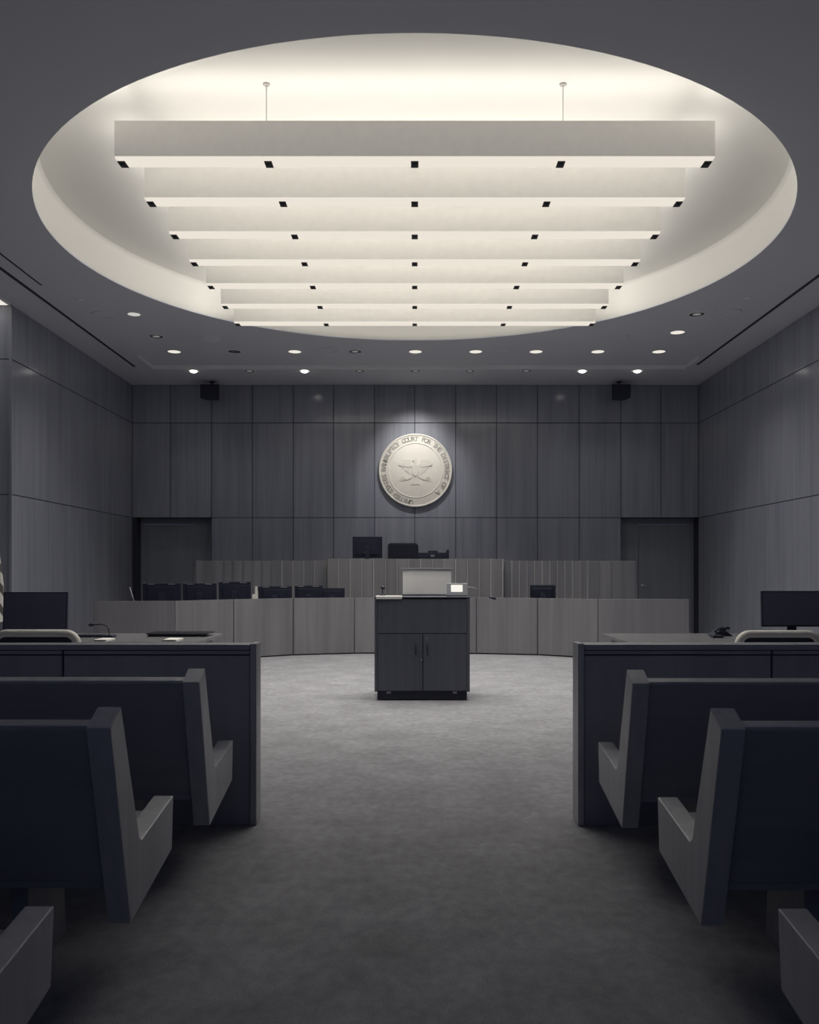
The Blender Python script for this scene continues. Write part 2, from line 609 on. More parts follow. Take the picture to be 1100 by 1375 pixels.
# ================================================================== CEILING ITEMS
# seven hanging beams
ZBOT, ZTOP = HC + 3.60, HC + 3.92
ORD = ['nearest', 'second', 'third', 'fourth', 'fifth', 'sixth', 'farthest']
BX = 2.61
inv0, dinv = 1.845e-3 - 0.02e-3, 0.1975e-3
for i in range(7):
    y = F * 3.60 * (inv0 + dinv * i) * 1.0 - 0.02
    lab = ('nearest and longest-looking of the seven long white beam lights hanging in the round recess' if i == 0 else
           'farthest of the seven long white beam lights, just above the far rim of the recess' if i == 6 else
           '%s beam light from the camera among the seven hanging in the round recess' % ORD[i])
    t = thing('beam_light', lab, 'ceiling light', (0, y, ZBOT), 'white beam lights hanging in the round ceiling recess')
    W = 0.20
    b = MB()
    b.box(-BX, BX, y - W / 2, y - W / 2 + 0.02, ZBOT + 0.012, ZTOP)
    b.box(-BX, BX, y + W / 2 - 0.02, y + W / 2, ZBOT + 0.012, ZTOP)
    b.box(-BX, -BX + 0.02, y - W / 2 + 0.02, y + W / 2 - 0.02, ZBOT + 0.012, ZTOP)
    b.box(BX - 0.02, BX, y - W / 2 + 0.02, y + W / 2 - 0.02, ZBOT + 0.012, ZTOP)
    b.build('housing', 'housing', t)
    b = MB()
    b.prism([(y - W / 2 + 0.002, ZBOT + 0.03), (y - W / 2 + 0.002, ZBOT + 0.010), (y - W / 2 + 0.012, ZBOT),
             (y + W / 2 - 0.012, ZBOT), (y + W / 2 - 0.002, ZBOT + 0.010), (y + W / 2 - 0.002, ZBOT + 0.03)], -BX + 0.002, BX - 0.002)
    b.build('diffuser', 'lens', t, label='glowing bottom lens')
    box('top_diffuser', 'topglow', t, -BX + 0.02, BX - 0.02, y - W / 2 + 0.02, y + W / 2 - 0.02, ZTOP - 0.03, ZTOP - 0.02)
    for k in range(5):
        cx = (-1, -0.5, 0, 0.5, 1)[k] * (BX - 0.035)
        b = MB()
        b.box(cx - 0.033, cx + 0.033, y - 0.035, y + 0.085, ZBOT - 0.006, ZBOT + 0.001)
        b.box(cx - 0.018, cx + 0.018, y + 0.0, y + 0.05, ZBOT - 0.012, ZBOT - 0.006)
        b.build('bottom_clip', 'clip', t)
    for cx in (-1.31, 1.31):
        b = MB()
        b.lathe([(0.0035, ZTOP - 0.03), (0.0035, ZCOVE)], (cx, y + 0.03, 0), 6)
        cbl = b.build('suspension_cable', 'wire', t)
        b = MB()
        b.lathe([(0.028, ZCOVE - 0.012), (0.032, ZCOVE)], (cx, y + 0.03, 0), 14)
        b.build('ceiling_cup', 'wire', cbl)
    add_area('beam_lamp_down', t, (0, y, ZBOT - 0.02), 2 * BX - 0.1, W, BEAM_DOWN * (0.55, 0.8, 1.05, 1.15, 1.2, 1.2, 1.15)[i], spread=132)
    for s in (-1, 1):           # batwing up-light: two strips leaning fore and aft, one small lamp at each end
        l = add_area('beam_lamp_up', t, (0, y + s * 0.05, ZTOP + 0.04), 2 * BX - 0.1, 0.05, BEAM_UP * 0.40, up=True, spread=170)
        l.rotation_euler = (math.pi - s * math.radians(45), 0, 0)
        l = add_area('beam_lamp_end', t, (s * (BX - 0.05), y, ZTOP + 0.04), 0.05, 0.14, BEAM_UP * 0.085, up=True, spread=170)
        l.rotation_euler = (math.pi, s * math.radians(74), 0)

# recessed downlights
NTH = ['leftmost', 'second', 'third', 'fourth', 'fifth', 'sixth', 'seventh', 'eighth', 'rightmost']


def downlight(px, d, state, label, group, power=None, tilt=0.0, angle=72, r=0.11):
    x = X(px, d)
    t = thing('downlight', label, 'ceiling light', (x, d, ZC), group)
    b = MB()
    b.lathe([(r, ZC), (r + 0.022, ZC), (r + 0.022, ZC - 0.004), (r, ZC - 0.006), (r, ZC)], (x, d, 0), 28, cap=False)
    b.build('trim_ring', 'ceiling' if state == 'lit' else 'trim', t)
    if state == 'lit':
        b = MB(); b.lathe([(r, ZC - 0.004), (0.001, ZC - 0.005)], (x, d, 0), 28, cap=False)
        b.build('lamp_face', 'lit', t)
    elif state == 'half':
        b = MB(); b.lathe([(r, ZC - 0.002), (r * 0.8, ZC - 0.003)], (x, d, 0), 28, cap=False)
        b.build('reflector', 'reflector', t)
        b = MB(); b.lathe([(r * 0.75, ZC - 0.003), (r * 0.65, ZC - 0.022), (r * 0.35, ZC - 0.036), (0.001, ZC - 0.040)], (x, d, 0), 28, cap=False)
        b.build('lamp_face', 'added_dome', t, label='glowing lamp face, dome added so the wall reflects it')  # protruding glow dome added to show as a reflection in the wall
    elif state == 'soft':
        b = MB(); b.lathe([(r, ZC - 0.002), (r * 0.85, ZC - 0.003)], (x, d, 0), 28, cap=False)
        b.build('reflector', 'reflector', t)
        b = MB(); b.lathe([(r * 0.85, ZC - 0.003), (0.001, ZC - 0.004)], (x, d, 0), 28, cap=False)
        b.build('lamp_face', 'softlit', t)
    else:
        b = MB(); b.lathe([(r, ZC - 0.002), (r * 0.55, ZC - 0.003)], (x, d, 0), 28, cap=False)
        b.build('reflector', 'off', t)
        b = MB(); b.lathe([(r * 0.55, ZC - 0.003), (0.001, ZC - 0.004)], (x, d, 0), 28, cap=False)
        b.build('lamp_face', 'dim' if state == 'dim' else 'reflector', t)
    if power:
        add_spot('downlight_lamp', t, (x, d, ZC - 0.03), power, angle, 0.9, tilt)
    return t


rowA = [(234, 'lit', 1, 0), (315, 'off', 0, 0), (396, 'lit', 1, 0), (477, 'dim', 0, 0), (558, 'lit', 1, 0), (639, 'lit', 1, 0),
        (720, 'lit', 1, 0), (803, 'lit', 1, 0), (885, 'lit', 1, 0)]
for i, (px, st, p, tl) in enumerate(rowA):
    s = {'lit': 'brightly lit', 'off': 'unlit dark', 'dim': 'faintly glowing'}[st]
    pos = NTH[i] if i in (0, 8) else NTH[i] + ' from the left'
    downlight(px, 15.28, st, '%s downlight, %s in the front row of nine' % (s, pos),
              'round downlights in front of the reveal strip', SPOT_W * p if p else None, tl)
rowB = [(260, 'half', .5), (335, 'dim', 0.10), (409, 'half', .5), (483, 'dim', 0.14), (558, 'dim', 0.22), (631, 'dim', 0.22), (707, 'dim', 0.14), (782, 'half', .5), (856, 'half', .5)]
for i, (px, st, p) in enumerate(rowB):
    s = {'half': 'lit', 'dim': 'faintly glowing'}[st]
    pos = NTH[i] if i in (0, 8) else NTH[i] + ' from the left'
    downlight(px, 16.75, st, '%s downlight, %s in the row nearest the rear wall' % (s, pos),
              'small downlights nearest the rear wall', SPOT_W * p, 8, angle=92, r=0.095)
downlight(180, 13.07, 'soft', 'softly lit downlight near the left dark ceiling slot', 'single downlights beside the ceiling slots', SPOT_W * 1.0, 0, 112)
downlight(210, 14.3, 'dim', 'dim grey downlight behind the softly lit one at left', 'single downlights beside the ceiling slots')
downlight(910, 14.05, 'lit', 'brightly lit single downlight at right, ahead of the front row', 'single downlights beside the ceiling slots', SPOT_W, 0, 115)
downlight(936, 13.07, 'dim', 'dim grey downlight near the right dark ceiling slot', 'single downlights beside the ceiling slots', SPOT_W * 0.4, 0, 120)

# extra spot added at row B's middle downlight, aimed to brighten the seal
SEAL_X, SEAL_Z, SEAL_R = X(558, YB), Z(632, YB), 0.75

for o in [o for o in bpy.data.objects if o.name.startswith('downlight') and o.type == 'EMPTY' and abs(o.location.y - 16.75) < 0.01 and abs(o.location.x - X(558, 16.75)) < 0.01]:
    add_spot('seal_lamp', o, (o.location.x, 16.75, ZC - 0.03), 165, 74, 1.0, 33, 0.04)

# round ceiling loudspeakers
spk = [(138, 422, 'large faint round ceiling loudspeaker at far left beside the slot'),
       (283, 455, 'round ceiling loudspeaker left, between two downlights and the recess rim'),
       (441, 470, 'round ceiling loudspeaker left of centre in the front downlight row'),
       (674, 470, 'round ceiling loudspeaker right of centre in the front downlight row'),
       (832, 453, 'round ceiling loudspeaker right, near the recess rim'),
       (981, 419, 'large faint round ceiling loudspeaker at far right beside the slot')]
for px, py, lab in spk:
    d = F * (ZC - HC) / (768 - py)
    x = X(px, d)
    t = thing('ceiling_speaker', lab, 'loudspeaker', (x, d, ZC), 'round ceiling loudspeakers')
    b = MB(); b.lathe([(0.165, ZC), (0.165, ZC - 0.012), (0.150, ZC - 0.016), (0.146, ZC - 0.008)], (x, d, 0), 32, cap=False)
    b.build('rim', 'ceiling', t)
    b = MB(); b.lathe([(0.146, ZC - 0.008), (0.10, ZC - 0.011), (0.001, ZC - 0.013)], (x, d, 0), 32, cap=False)
    b.build('grille', 'ceiling', t)
for px, py, lab in ((107, 402, 'small round sprinkler cover in the ceiling at left'), (1003, 400, 'small round sprinkler cover in the ceiling at right')):
    d = F * (ZC - HC) / (768 - py)
    x = X(px, d)
    t = thing('sprinkler_cover', lab, 'sprinkler', (x, d, ZC), 'sprinkler covers')
    b = MB(); b.lathe([(0.045, ZC), (0.045, ZC - 0.004), (0.04, ZC - 0.008), (0.001, ZC - 0.008)], (x, d, 0), 20, cap=False)
    b.build('cover_plate', 'trim', t)
    b = MB(); b.lathe([(0.055, ZC), (0.055, ZC - 0.002), (0.047, ZC - 0.002)], (x, d, 0), 20, cap=False)
    b.build('ring', 'ceiling', t)

# linear slot diffusers
for x0, x1, y0, y1, lab in ((-5.25, -5.19, 4.0, 16.4, 'long dark linear air slot in the ceiling along the left wall'),
                            (5.19, 5.25, 4.0, 16.27, 'long dark linear air slot in the ceiling along the right wall'),
                            (-5.0, -4.965, 5.0, 11.75, 'short thin dark slot beside the long one at left')):
    t = thing('ceiling_slot', lab, 'air slot', ((x0 + x1) / 2, (y0 + y1) / 2, ZC), 'linear slots in the ceiling')
    b = MB()
    b.box(x0 - 0.008, x0, y0, y1, ZC - 0.006, ZC)
    b.box(x1, x1 + 0.008, y0, y1, ZC - 0.006, ZC)
    b.build('edge_strip', 'ceiling', t)
    b = MB(); b.box(x0, x1, y0, y1, ZC - 0.003, ZC)
    b.build('blade', 'backing', t)

# lit ceiling bay left of the wall corner
t = thing('light_panel', 'bright flat ceiling light panel at the far left picture edge', 'ceiling light', (-7.2, 12.2, ZC))
box('panel_frame', 'trim', t, -8.4, XL - 0.01, 11.80, 12.59, ZC - 0.012, ZC)
box('diffuser', 'lightpanel', t, -8.36, XL - 0.04, 11.84, 12.57, ZC - 0.018, ZC - 0.012)
add_area('panel_lamp', t, (-7.1, 12.2, ZC - 0.03), 2.4, 0.6, 5, spread=150)

# loudspeakers under the ceiling on the rear wall
for px, s, lab in ((283, 1, 'black box loudspeaker under the ceiling above the left door'), (833, -1, 'black box loudspeaker under the ceiling above the right door')):
    x = X(px, 17.6)
    t = thing('wall_speaker', lab, 'loudspeaker', (x, 17.7, Z(525, 17.7)), 'black loudspeakers at the top of the rear wall')
    z = Z(526, 17.6)
    b = MB()
    b.prism([(x - 0.19, 17.50), (x + 0.19, 17.50), (x + 0.13, 17.78), (x - 0.13, 17.78)], z - 0.14, z + 0.13, 'z')
    b.build('cabinet', 'black', t, 0.01)
    box('grille', 'fabric', t, x - 0.17, x + 0.17, 17.488, 17.50, z - 0.12, z + 0.11, 0.004)
    b = MB()
    b.tube([(x, 17.70, z + 0.12), (x, 17.72, ZC)], 0.018)
    b.box(x - 0.05, x + 0.05, 17.67, 17.77, ZC - 0.01, ZC)
    b.build('bracket', 'black', t)

# ================================================================== COURT SEAL
t = thing('court_seal', 'round cream plaster court seal with ring of raised letters on rear wall', 'seal', (SEAL_X, YB, SEAL_Z))
c = (SEAL_X, YB - 0.004, SEAL_Z)
R = SEAL_R
MB().lathe([(0.001, -0.05), (R - 0.02, -0.05), (R - 0.012, -0.048), (R, -0.03), (R, -0.012), (R - 0.05, -0.012), (R - 0.05, 0)], c, 96, 'y', cap=False).build('disc', 'seal', t)
MB().lathe([(R, -0.035), (R, -0.056), (R - 0.006, -0.062), (R - 0.030, -0.062), (R - 0.036, -0.056), (R - 0.036, -0.045)], c, 96, 'y', cap=False).build('rim', 'seal', t)
MB().lathe([(R - 0.185, -0.048), (R - 0.185, -0.056), (R - 0.190, -0.058), (R - 0.198, -0.058), (R - 0.203, -0.056), (R - 0.203, -0.048)], c, 96, 'y', cap=False).build('inner_ring', 'seal', t)


def ring_text(text, start_deg, pitch, rad, size, parent, name, mat):
    dg = None
    for i, ch in enumerate(text):
        if ch == ' ': continue
        cu = bpy.data.curves.new('letter', 'FONT')
        cu.body = ch
        cu.size = size
        cu.align_x = 'CENTER'
        cu.align_y = 'CENTER'
        cu.extrude = 0.006
        cu.offset = 0.0035
        cu.resolution_u = 2
        o = bpy.data.objects.new('letter', cu)
        COL.objects.link(o)
        bpy.context.view_layer.update()
        dg = bpy.context.evaluated_depsgraph_get()
        me = bpy.data.meshes.new_from_object(o.evaluated_get(dg))
        a = math.radians(start_deg - pitch * i)
        ux, uz = math.cos(a), math.sin(a)          # outward (letter up)
        tx, tz = math.sin(a), -math.cos(a)         # along the ring, clockwise
        vs = []
        for v in me.vertices:
            lx, ly, lz = v.co
            vs.append((SEAL_X + ux * (rad + ly) + tx * lx, YB - 0.058 - lz, SEAL_Z + uz * (rad + ly) + tz * lx))
        MB().add(vs, [tuple(p.vertices) for p in me.polygons]).build(name, mat, parent)
        bpy.data.objects.remove(o)
        bpy.data.curves.remove(cu)
        bpy.data.meshes.remove(me)


ring_text('UNITED STATES BANKRUPTCY COURT FOR THE DISTRICT OF A', 262, 6.0, R - 0.108, 0.130, t, 'letter', 'seal_dark')

# eagle relief
b = MB()
yy0, yy1 = YB - 0.062, YB - 0.05
def poly(pts, depth=0.0):
    b.prism([(SEAL_X + p[0], SEAL_Z + p[1]) for p in pts], yy0 - depth, yy1, 'y')
for s in (-1, 1):
    for k in range(7):                      # raised wing feathers
        x0 = 0.10 + 0.035 * k
        top = 0.20 + 0.012 * k - 0.006 * k * k * 0.5
        bot = -0.02 - 0.012 * (6 - k) + 0.02 * k
        poly([(s * x0, bot), (s * (x0 + 0.028), bot + 0.01), (s * (x0 + 0.034), top), (s * (x0 + 0.016), top + 0.02), (s * (x0 + 0.002), top)])
    poly([(s * 0.05, 0.10), (s * 0.12, 0.17), (s * 0.30, 0.15), (s * 0.34, 0.10), (s * 0.12, 0.06)], 0.006)
    poly([(s * 0.05, -0.14), (s * 0.16, -0.20), (s * 0.20, -0.19), (s * 0.08, -0.10)])
    for k in range(5):                      # branch and arrows
        a = math.radians(-10 + 14 * k)
        poly([(s * 0.17, -0.20), (s * (0.19 + 0.13 * math.cos(a)), -0.20 + 0.13 * math.sin(a)), (s * (0.18 + 0.13 * math.cos(a)), -0.18 + 0.13 * math.sin(a))])
poly([(-0.075, 0.10), (0.075, 0.10), (0.075, -0.02), (0.05, -0.09), (0, -0.13), (-0.05, -0.09), (-0.075, -0.02)], 0.012)
poly([(-0.045, 0.10), (0.045, 0.10), (0.03, 0.17), (0.02, 0.22), (-0.02, 0.23), (-0.06, 0.20), (-0.03, 0.18)], 0.008)
for k in range(5):
    x0 = -0.075 + 0.03 * k
    poly([(x0 * 0.5, -0.12), ((x0 + 0.03) * 0.5, -0.12), (x0 * 1.3 + 0.035, -0.29), (x0 * 1.3, -0.29)])
b.build('eagle_relief', 'seal_emblem', t, label='low relief of a spread eagle with shield')

# ================================================================== JUDGE'S BENCH
bn = thing('judges_bench', 'long panelled judge\'s bench with raised ribbed centre before the rear wall', 'bench', (0, 16.2, 0))
YC, YS = 15.95, 16.30
zc, zs = Z(750.5, YC), Z(753, YS)
xc0, xc1 = X(440, YC), X(676, YC)
xs0, xs1 = X(263, YS), X(854, YS)
b = MB()
b.box(xc0, xc1, YC + 0.02, YC + 0.10, 0, zc)
b.box(xc0, xc0 + 0.06, YC + 0.10, 16.75, 0, zc)
b.box(xc1 - 0.06, xc1, YC + 0.10, 16.75, 0, zc)
b.build('centre_body', 'desk', bn, 0.004)
for p, q, e0, e1 in ((xs0, xc0 - 0.004, xs0, xs0 + 0.06), (xc1 + 0.004, xs1, xs1 - 0.06, xs1)):
    b = MB()
    b.box(p, q, YS + 0.02, YS + 0.10, 0, zs)
    b.box(e0, e1, YS + 0.10, 16.95, 0.45, zs)
    b.build('side_body', 'desk', bn, 0.004)
b = MB()
b.box(xc0 + 0.06, xc1 - 0.06, YC + 0.10, 16.75, 1.28, 1.32)
b.box(xs0 + 0.06, xc0, YS + 0.10, 16.95, 1.22, 1.26)
b.box(xc1, xs1 - 0.06, YS + 0.10, 16.95, 1.22, 1.26)
b.build('worktop', 'desk', bn)


def ribbed(px0, px1, n, yf, zt, phase=0.5, mat='desk', pert=0.0):
    x0, x1 = X(px0, yf), X(px1, yf)
    w = (x1 - x0) / n
    for k in range(n):
        a = x0 + k * w
        MB().box(a + 0.004, a + w - 0.032, yf, yf + 0.02, 0, zt).build('board', mat, bn, 0.002, 1)
        MB().box(a + w - 0.028, a + w, yf - 0.010, yf + 0.02, 0, zt).build('rib', 'batten_glint' if mat == 'desk' else 'wall', bn, 0.003, 1)


ribbed(440, 676, 15, YC, zc)
M['desk_dark'] = wood('bench_wing_veneer', (0.13, 0.13, 0.15), (0.205, 0.204, 0.228), rough=0.42, gs=16, vary=0.12)
M['rib_glint'] = M['batten_glint']
for (p0, p1, n) in ((263, 365, 8), (365, 438, 5), (678, 790, 11), (790, 854, 4)):
    x0, x1 = X(p0, YS), X(p1, YS)
    w = (x1 - x0) / n
    for k in range(n):
        a = x0 + k * w
        MB().box(a + 0.003, a + w - 0.026, YS, YS + 0.02, 0, zs).build('board', 'desk_dark', bn, 0.002, 1)
        MB().box(a + w - 0.022, a + w, YS - 0.006, YS + 0.02, 0, zs).build('rib', 'desk_dark' if p0 in (263, 790) else 'batten_glint', bn, 0.003, 1)  # ribs pale only along the stretch with painted glints

# ================================================================== CURVED FRONT DESK
fd = thing('clerks_desk', 'long curved panelled desk enclosing the carpeted well', 'desk', (0, 15.1, 0))
pts = [(125, 13.25), (235, 13.30), (314, 14.10), (394, 14.75), (476, 15.03), (557, 15.10), (640, 15.0), (722, 14.76), (803, 14.20), (926, 14.16)]
plan = [(X(px, d), d) for px, d in pts]
HD = 0.962
M['desk_end'] = wood('desk_end_veneer', (0.155, 0.153, 0.17), (0.225, 0.22, 0.238), rough=0.45, gs=16, vary=0.05)
for i in range(len(plan) - 1):
    a, c2 = Vector(plan[i]), Vector(plan[i + 1])
    d = (c2 - a).normalized()
    g = 0.007
    m = 'desk_end' if i in (0, len(plan) - 2) else 'desk'
    MB().slab(a + d * g, c2 - d * g, 0.02, HD, 0.03).build('front_panel', m, fd, 0.002, 1)
    nrm = Vector((-d.y, d.x))
    MB().slab(a + nrm * 0.032, c2 + nrm * 0.032, 0.0, HD - 0.004, 0.05).build('backing_board', 'backing', fd)
    q = [a + nrm * 0.085, c2 + nrm * 0.085, c2 + nrm * 0.62, a + nrm * 0.62]
    MB().prism([(p.x, p.y) for p in q], 0.72 + 0.0005 * i, 0.75 + 0.0005 * i, 'z').build('worktop', 'desk', fd)

# ================================================================== MONITORS
def monitor(name, x, y, zbase, w, h, zc_, facing_away, label, group=None, tilt=8, yaw=0, dot=False, dashes=False, cat='monitor'):
    """screen on a stand; zc_ is the height of the screen's middle; facing_away: the camera sees its back"""
    t = thing(name, label, cat, (x, y, zbase), group)
    s = -1 if facing_away else 1
    b = MB()
    b.box(-w / 2, w / 2, -0.018, 0.018, -h / 2, h / 2)
    if facing_away:
        b.prism([(-w * 0.36, -h * 0.34), (w * 0.36, -h * 0.34), (w * 0.36, h * 0.34), (-w * 0.36, h * 0.34)], -0.04, -0.018, 'y')
    o = b.build('casing', 'black', t, 0.005)
    o.location = (0, 0, zc_ - zbase)
    o.rotation_euler = (math.radians(tilt if facing_away else -tilt), 0, math.radians(yaw))
    # geometry was built about the world origin: shift into the thing's frame
    o.data.transform(Matrix.Translation(world_loc(t)))
    b = MB()
    ys = 0.0185 if facing_away else -0.0185
    b.box(-w / 2 + 0.012, w / 2 - 0.012, min(ys, ys * 1.1), max(ys, ys * 1.1), -h / 2 + 0.016, h / 2 - 0.012)
    p = b.build('screen', 'screen', o)
    p.data.transform(Matrix.Translation(world_loc(o)))
    if dot:
        b = MB(); b.lathe([(0.001, -0.043), (0.014, -0.043), (0.014, -0.038)], (0, 0, -h * 0.02), 16, 'y', cap=False)
        b.lathe([(0.001, -0.043), (0.009, -0.043), (0.009, -0.038)], (-0.05, 0, -h * 0.22), 12, 'y', cap=False)
        p = b.build('badge', 'chrome', o); p.data.transform(Matrix.Translation(world_loc(o)))
    if dashes:
        for dx in (-0.17, 0.17):  # pale strips put in for highlights along the casing's top edge
            b = MB()
            b.box(w * dx * 1.6 - 0.055, w * dx * 1.6 + 0.055, -0.026, -0.019, h / 2 - 0.022, h / 2 - 0.006)
            p = b.build('top_glint', 'reflector', o); p.data.transform(Matrix.Translation(world_loc(o)))
        b = MB()
        b.box(-w / 2 + 0.01, -w / 2 + 0.045, -0.026, 0.0, h / 2 - 0.006, h / 2 + 0.012)
        p = b.build('webcam', 'reflector', o); p.data.transform(Matrix.Translation(world_loc(o)))
    yb = 0.05 if not facing_away else -0.05
    b = MB()
    b.box(x - 0.045, x + 0.045, y + yb * 1.0 - 0.012, y + yb * 1.0 + 0.012, zbase + 0.01, zc_)
    b.box(x - 0.045, x + 0.045, min(y, y + yb), max(y, y + yb), zc_ - 0.05, zc_ + 0.02)
    b.build('stand', 'black', t, 0.004)
    box('foot', 'black', t, x - 0.13, x + 0.13, y - 0.09, y + 0.11, zbase, zbase + 0.012, 0.005)
    return t


# on the clerk's desk (worktop 0.755), their backs or edges showing over the front panels
mons = [(192, 243, 783, 14.0, 'wide black monitor at the left end of the row on the curved desk', 1),
        (246, 291, 783, 14.15, 'black monitor second from the left on the curved desk', 1),
        (294, 337, 781, 14.7, 'tallest black monitor, third from the left, left of the white papers', 1),
        (347, 392, 787, 14.95, 'black monitor just right of the white papers on the curved desk', 1),
        (396, 433, 786, 15.33, 'black monitor second from the right in the left group on the curved desk', 1)]
for px0, px1, pyt, d, lab, ds in mons:
    w = (px1 - px0) / F * d
    zt = Z(pyt, d)
    h = 0.34
    monitor('monitor', X((px0 + px1) / 2, d), d, 0.7545, w, h, zt - h / 2, True, lab, 'black monitors on the curved desk', dashes=True, tilt=5)
d = 15.38
monitor('monitor', X(446, d), d, 0.7545, 34 / F * d, 0.30, Z(789.5, d) - 0.15, True, 'low black monitor at the right end of the left group, behind the lectern side',
        'black monitors on the curved desk', tilt=4)
d = 15.1
monitor('monitor', X(729, d), d, 0.7555, 34 / F * d, 0.32, Z(785, d) - 0.16, True, 'lone black tilted monitor on the right half of the curved desk',
        'black monitors on the curved desk', tilt=14, yaw=-10, dashes=False)

# papers / small objects between them
t = thing('paper_stack', 'small upright white papers between the black monitors on the curved desk', 'papers', (X(341, 14.75), 14.75, 0.7545))
x = X(341, 14.75)
for k, (dx, h2, w2) in enumerate(((-0.02, 0.27, 0.035), (0.01, 0.40, 0.02), (0.032, 0.32, 0.012))):
    box('sheet', 'paper', t, x + dx - w2, x + dx + w2, 14.90 + 0.02 * k, 14.906 + 0.02 * k, 0.7545, 0.7545 + h2)
box('holder', 'black', t, x - 0.04, x + 0.045, 14.88, 14.98, 0.7545, 0.80)
# tilted lamp arm at the far left of the desk
x = X(176, 13.7)
t = thing('gooseneck_microphone', 'thin slanting microphone arm at the left end of the curved desk', 'microphone', (x, 13.7, 0.753), 'gooseneck microphones')
b = MB(); b.tube([(x + 0.06, 13.7, 0.76), (x + 0.045, 13.7, 0.95), (x - 0.02, 13.68, 1.18)], 0.009)
b.build('stem', 'reflector', t)
b = MB(); b.lathe([(0.05, 0.753), (0.05, 0.765), (0.02, 0.78)], (x + 0.06, 13.7, 0), 16)
b.build('foot', 'black', t)
b = MB(); b.tube([(x - 0.02, 13.68, 1.18), (x - 0.026, 13.675, 1.21)], 0.014)
b.build('head', 'black', t)

# judge's monitor, chair and equipment
monitor('monitor', X(493.5, 16.35), 16.35, 1.32, 40 / F * 16.35, 0.40, Z(735, 16.35), True, 'large black monitor with a light badge on the judge\'s bench', None, dot=True, tilt=4)


def swivel_chair(x, y, z0, ztop, w, label, yaw=0.0, cream=False, group=None):
    t = thing('swivel_chair', label, 'chair', (0, 0, 0), group)
    seat_z = 0.46
    H = ztop - z0
    lm = 'cream' if cream else 'fabric'
    # backrest: rounded slab, rolled rim
    def rr(w_, z0_, z1_, r, n=6):
        pts = []
        for cx, cz, a0 in ((w_ / 2 - r, z1_ - r, 0), (-w_ / 2 + r, z1_ - r, 90), (-w_ / 2 + r, z0_ + r, 180), (w_ / 2 - r, z0_ + r, 270)):
            for k in range(n + 1):
                a = math.radians(a0 + 90 * k / n)
                pts.append((cx + r * math.cos(a), cz + r * math.sin(a)))
        return pts
    zb = seat_z - 0.02
    outline = rr(w, zb, H, 0.09 if cream else 0.05)
    b = MB(); b.prism([(p[0] * 0.97, zb + (p[1] - zb) * 0.985) for p in outline], -0.29, -0.235, 'y')
    bk = b.build('backrest', 'fabric', t, 0.015, 3)
    b = MB()
    path = [(p[0] * 0.975, -0.265, zb + (p[1] - zb) * 0.975) for p in outline]
    b.tube(path + [path[0]], 0.036 if cream else 0.022, 12)
    b.build('back_rim', lm, bk)
    b = MB(); b.prism(rr(w * 0.95, -0.24, 0.26, 0.08), seat_z - 0.05, seat_z + 0.05, 'z')
    b.build('seat', lm, t, 0.02, 3)
    for s in (-1, 1):
        b = MB()
        b.tube([(s * w * 0.46, -0.20, seat_z - 0.03), (s * w * 0.50, -0.16, seat_z + 0.02), (s * w * 0.50, -0.16, seat_z + 0.19), (s * w * 0.50, -0.12, seat_z + 0.21), (s * w * 0.50, 0.14, seat_z + 0.21)], 0.016)
        b.build('armrest', 'black', t)
    b = MB(); b.lathe([(0.03, 0.10), (0.03, 0.28), (0.02, 0.28), (0.02, seat_z - 0.05)], (0, 0, 0), 14)
    b.build('gas_column', 'chrome', t)
    b = MB()
    for k in range(5):
        a = 2 * math.pi * k / 5 + 0.3
        b.tube([(0, 0, 0.11), (0.15 * math.cos(a), 0.15 * math.sin(a), 0.10), (0.29 * math.cos(a), 0.29 * math.sin(a), 0.07)], [0.028, 0.02, 0.014])
    bs = b.build('star_base', 'black', t)
    for k in range(5):
        a = 2 * math.pi * k / 5 + 0.3
        b = MB(); b.lathe([(0.03, -0.02), (0.03, 0.02)], (0.29 * math.cos(a), 0.29 * math.sin(a), 0.03), 12, 'x')
        b.build('caster', 'black', bs)
    t.location = (x, y, z0)
    t.rotation_euler.z = yaw
    return t


swivel_chair(X(541, 17.25), 17.25, 0.45, Z(728, 17.25), 40 / F * 17.25, 'black high-backed judge\'s chair behind the centre of the bench', yaw=math.pi)
x = X(582, 16.4)
t = thing('equipment_tray', 'low black equipment tray with a raised right end on the judge\'s bench', 'equipment', (x, 16.4, 1.32))
b = MB(); b.box(x - 0.28, x + 0.24, 16.30, 16.50, 1.32, Z(742, 16.4)); b.build('body', 'black', t, 0.008)
b = MB(); b.box(x + 0.24, x + 0.29, 16.30, 16.52, 1.32, Z(738.5, 16.4)); b.build('end_plate', 'black', t, 0.006)
b = MB(); b.box(x - 0.10, x + 0.08, 16.32, 16.48, Z(742, 16.4), Z(739.5, 16.4)); b.build('lid', 'black', t, 0.006)
b = MB(); b.box(x - 0.05, x + 0.02, 16.285, 16.30, Z(748, 16.4), Z(745, 16.4)); b.build('badge', 'reflector', t)

# gooseneck microphone from the right of the lectern
x0, d0 = X(627, 9.85), 9.85
t = thing('gooseneck_microphone', 'long thin gooseneck microphone reaching right from the lectern top', 'microphone', (x0, d0, 1.125), 'gooseneck microphones')

